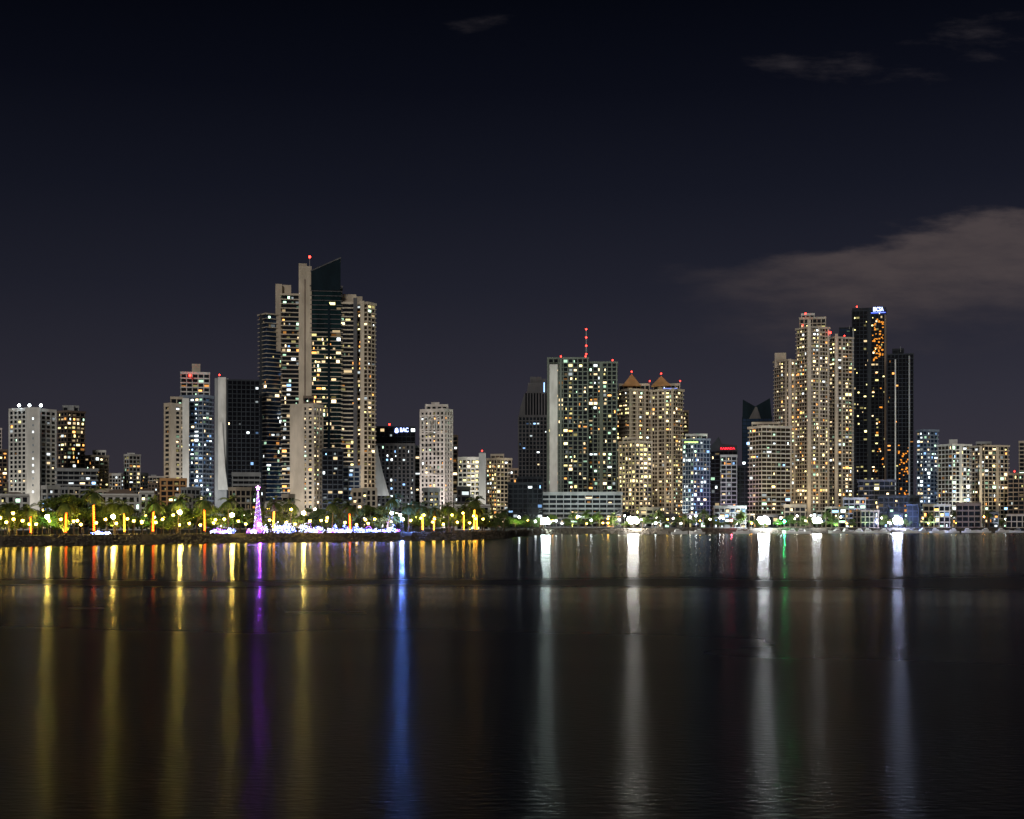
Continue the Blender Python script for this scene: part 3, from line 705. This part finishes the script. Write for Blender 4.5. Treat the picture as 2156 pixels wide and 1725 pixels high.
for i in range(10):
    rr=1.0 if i%2==0 else .38; t=math.pi/2+i*math.pi/5; pts.append((math.cos(t)*rr,math.sin(t)*rr))
for yv in(-.12,.12):
    for p_ in pts: a.v.append((p_[0],yv,H+.8+p_[1]))
a.f=[tuple(range(10)),tuple(range(19,9,-1))]+[(i,(i+1)%10,10+(i+1)%10,10+i) for i in range(10)]
obj('star',mesh('star',a.v,a.f,PIN),e)
def display(x,kind,w,h,mt,dD):
    D=shore(x)+dD
    nm,lab={'arch':('light_arch','glowing arch of white and violet holiday bulbs'),'cone':('light_cone','small glowing cone tree of holiday bulbs'),'bush':('lit_shrub','round shrub wrapped in glowing holiday bulbs')}[kind]
    e=empty(nm,(X(x,D),D,GZ),lab,'light display','holiday light displays in the park')
    a=Acc(); fr=Acc(); r=R
    if kind=='arch':
        for lay in(0,1):
            prev=None
            for i in range(19):
                t=math.pi*i/18; p_=(math.cos(t)*w/2,lay*.8,math.sin(t)*h+.1); a.octa(p_,.05)
                if prev: fr.tube(prev,p_,.04,.04,4,False)
                prev=p_
    elif kind=='cone':
        fr.tube((0,0,0),(0,0,h),w*.4,.04,10)
        for i in range(60):
            q=i/60; an=2*math.pi*7*q; rr=w/2*(1-q)+.08; a.octa((math.cos(an)*rr,math.sin(an)*rr,.2+h*q),.05)
    else:
        for i in range(60):
            d=Vector((r.gauss(0,1),r.gauss(0,1),r.gauss(0,1))).normalized()*r.uniform(.4,1.3); a.octa((d.x*w*.6,d.y*w*.6,max(.1,h*.5+d.z*h*.6)),r.choice((.025,.035,.05,.09)))
        for i in range(60):
            d=Vector((r.gauss(0,1),r.gauss(0,1),r.gauss(0,1))).normalized()*.9; p_=Vector((d.x*w*.6,d.y*w*.6,h*.5+d.z*h*.5)); fr.tube((0,0,0),tuple(p_),.05,.02,3,False)
    obj('frame',mesh('frame',fr.v,fr.f,MATS['frame_violet'] if kind!='bush' else LEAF),e); obj('light_string',mesh('light_string',a.v,a.f,mt),e)
for i,(x0,x1,mts,hh,n) in enumerate(((445,492,(WHI,BLU,VIO),1.8,8),(522,565,(VIO,WHI),2.2,6),(578,618,(WHI,BLU),3.2,8),(634,680,(WHI,WHI,BLU,VIO),3.6,9),(690,736,(WHI,VIO,BLU),2.6,7),(748,842,(BLU,WHI,BLU,VIO),2.2,12),(192,232,(BLU,WHI),1.0,4))):
    for j in range(n):
        x=x0+(x1-x0)*(j+.5)/n+R.uniform(-2,2); mt=mts[j%len(mts)]
        display(x,R.choice(('arch','cone','bush','bush','bush','bush','bush','bush','bush','bush')),R.uniform(1.2,3.2),hh*R.uniform(.4,1.3),mt,R.uniform(9,22))

# ------------------------------------------------------------------ boats and tent
HULL=surf('white_gelcoat',(.75,.75,.75),.3,.1); CAB=surf('cabin_window_tint',(.05,.06,.07),.2)
def boat_meshes():
    v=[];f=[];st=[(-5,.9,1.2),(-3,1.5,1.25),(0,1.7,1.4),(3,1.3,1.7),(5.4,.05,2.1)]
    for (x,w,z) in st: v+=[(x,-w,z),(x,-w*.6,.1),(x,0,-.4),(x,w*.6,.1),(x,w,z)]
    for i in range(4):
        for j in range(4): k=i*5+j; f.append((k,k+5,k+6,k+1))
        f.append((i*5,i*5+4,i*5+9,i*5+5))
    f.append((0,1,2,3,4))
    c=Acc(); c.hexa([(-3,-1.1,1.3),(1.8,-1.1,1.4),(1.8,1.1,1.4),(-3,1.1,1.3),(-2.6,-.95,2.5),(.8,-.9,2.5),(.8,.9,2.5),(-2.6,.95,2.5)]); c.box(-2.2,-.2,-.8,.8,2.5,3.3)
    w=Acc(); w.box(-2.3,.7,-1.12,1.12,1.85,2.2)
    mm=Acc(); mm.tube((.2,0,1.4),(.2,0,11),.08,.05,6); mm.tube((.2,0,2.6),(-4,0,2.7),.06,.05,5)
    return [('hull',mesh('hull',v,f,HULL)),('cabin',mesh('cabin',c.v,c.f,HULL)),('window',mesh('window_band',w.v,w.f,CAB)),('mast',mesh('mast',mm.v,mm.f,METAL))]
BM=boat_meshes()
for i,x in enumerate((1430,1468,1560,1665,1690,1760,1784,1806,1830,1858,1915,1940,1972,2004,2040,2072,2110,2140)):
    D=shore(x)-R.uniform(6,16); e=empty('moored_boat',(X(x,D),D,0),'white cabin boat with mast moored at the shore','boat','boats moored along the far shore'); e.rotation_euler=(0,0,R.uniform(-.5,.5)+(math.pi if i%2 else 0))
    for nm,mm in BM: obj(nm,mm,e)
D=shore(1402)+14; e=empty('canopy_tent',(X(1402,D),D,GZ),'white vaulted canopy tent near the shore','tent')
a=Acc(); ps=Acc(); N=10
for bay in range(3):
    k=len(a.v)
    for y0 in(-3,3):
        for i in range(N+1):
            t=math.pi*i/N; a.v.append((-6+bay*6-math.cos(t)*2.9,y0,2.4+math.sin(t)*1.9))
    for i in range(N): a.f.append((k+i,k+i+1,k+N+2+i,k+N+1+i))
    for sx in(-2.85,2.85):
        for y0 in(-2.9,2.9): ps.tube((-6+bay*6+sx,y0,0),(-6+bay*6+sx,y0,2.45),.08,.08,6)
obj('roof',mesh('roof',a.v,a.f,HULL),e); obj('pole',mesh('pole',ps.v,ps.f,METAL),e)

# ------------------------------------------------------------------ sky
W=bpy.data.worlds.new('World'); S.world=W; W.use_nodes=True; nt=W.node_tree; nt.nodes.clear()
def lin(c): return tuple((x/255/12.92 if x/255<.04045 else ((x/255+.055)/1.055)**2.4) for x in c)
tc=nt.nodes.new('ShaderNodeTexCoord'); s=nt.nodes.new('ShaderNodeSeparateXYZ'); nt.links.new(tc.outputs['Generated'],s.inputs[0])
yy=M(nt,'MAXIMUM',s.outputs[1],.02); u=M(nt,'DIVIDE',s.outputs[0],yy); v_=M(nt,'DIVIDE',s.outputs[2],yy)
ramp=nt.nodes.new('ShaderNodeValToRGB'); nt.links.new(MR(nt,s.outputs[2],-.05,.45,0,1,False),ramp.inputs[0])
stops=[(-.05,(20,18,22)),(-.005,(50,46,54)),(.03,(53,50,58)),(.085,(46,45,55)),(.16,(32,33,44)),(.225,(21,23,34)),(.29,(11,13,23)),(.345,(5,7,15)),(.45,(3,4,10))]
el=ramp.color_ramp.elements
while len(el)<len(stops): el.new(.5)
for e_,(p_,c) in zip(el,stops): e_.position=(p_+.05)/.5; e_.color=lin(c)+(1,)
base=ramp.outputs[0]
uv=comb(nt,u,M(nt,'MULTIPLY',v_,3.6)); n1=noise(nt,uv,7,4,.5); n2=noise(nt,uv,22,5,.6)
nn=M(nt,'ADD',M(nt,'MULTIPLY',M(nt,'SUBTRACT',n1,.5),.065),M(nt,'MULTIPLY',M(nt,'SUBTRACT',n2,.5),.03))
up=M(nt,'ADD',M(nt,'MULTIPLY_ADD',M(nt,'SUBTRACT',u,.151),.17,.188),nn)
c1=M(nt,'MULTIPLY',MR(nt,M(nt,'SUBTRACT',up,v_),0,.018),MR(nt,M(nt,'ADD',v_,nn),.11,.19))
c1=M(nt,'MULTIPLY',c1,MR(nt,M(nt,'ADD',u,M(nt,'MULTIPLY',nn,1.5)),.09,.26))
c1=M(nt,'MULTIPLY',c1,MR(nt,n2,.2,.7,.75,1.1))
def blob(px,py,rx,ry,st,tilt=0):
    du=M(nt,'SUBTRACT',u,(px-CX)/F); dv=M(nt,'SUBTRACT',v_,(HY-py)/F)
    dv=M(nt,'MULTIPLY_ADD',du,-tilt,dv)
    a=M(nt,'DIVIDE',du,rx/F); b=M(nt,'DIVIDE',dv,ry/F)
    d=M(nt,'ADD',M(nt,'MULTIPLY',a,a),M(nt,'MULTIPLY',b,b)); d=M(nt,'ADD',d,M(nt,'MULTIPLY',M(nt,'SUBTRACT',n2,.45),7))
    return MR(nt,d,1.6,-1.8,0,st)
c2=M(nt,'MAXIMUM',blob(1000,50,75,18,.55,.15),M(nt,'MAXIMUM',blob(1740,140,190,28,.55,-.05),blob(2060,75,120,45,.55,.1)))
sk=mix(nt,M(nt,'MULTIPLY',c1,.85),base,lin((72,64,65))); sk=mix(nt,c2,sk,lin((54,50,54)))
gl=MR(nt,u,-.36,.36,.86,1.08,False)
bg=nt.nodes.new('ShaderNodeBackground'); nt.links.new(sk,bg.inputs[0]); nt.links.new(gl,bg.inputs[1])
o=nt.nodes.new('ShaderNodeOutputWorld'); nt.links.new(bg.outputs[0],o.inputs[0])

L=bpy.data.lights.new('city_glow_fill','SUN'); L.energy=1.05; L.angle=math.radians(10); L.color=(1,.92,.82)  # added weak directional lamp, stands in for the general city glow
o=bpy.data.objects.new('city_glow_fill',L); link(o); o.rotation_euler=Vector((-.20,-1,.40)).to_track_quat('Z','Y').to_euler()

cam=bpy.data.cameras.new('camera'); cam.sensor_width=36; cam.lens=F/2156*36; cam.shift_y=(HY-862.5)/2156; cam.clip_end=20000; cam.clip_start=.5
o=bpy.data.objects.new('camera',cam); link(o); o.location=(0,0,CH); o.rotation_euler=(math.pi/2,0,0); S.camera=o
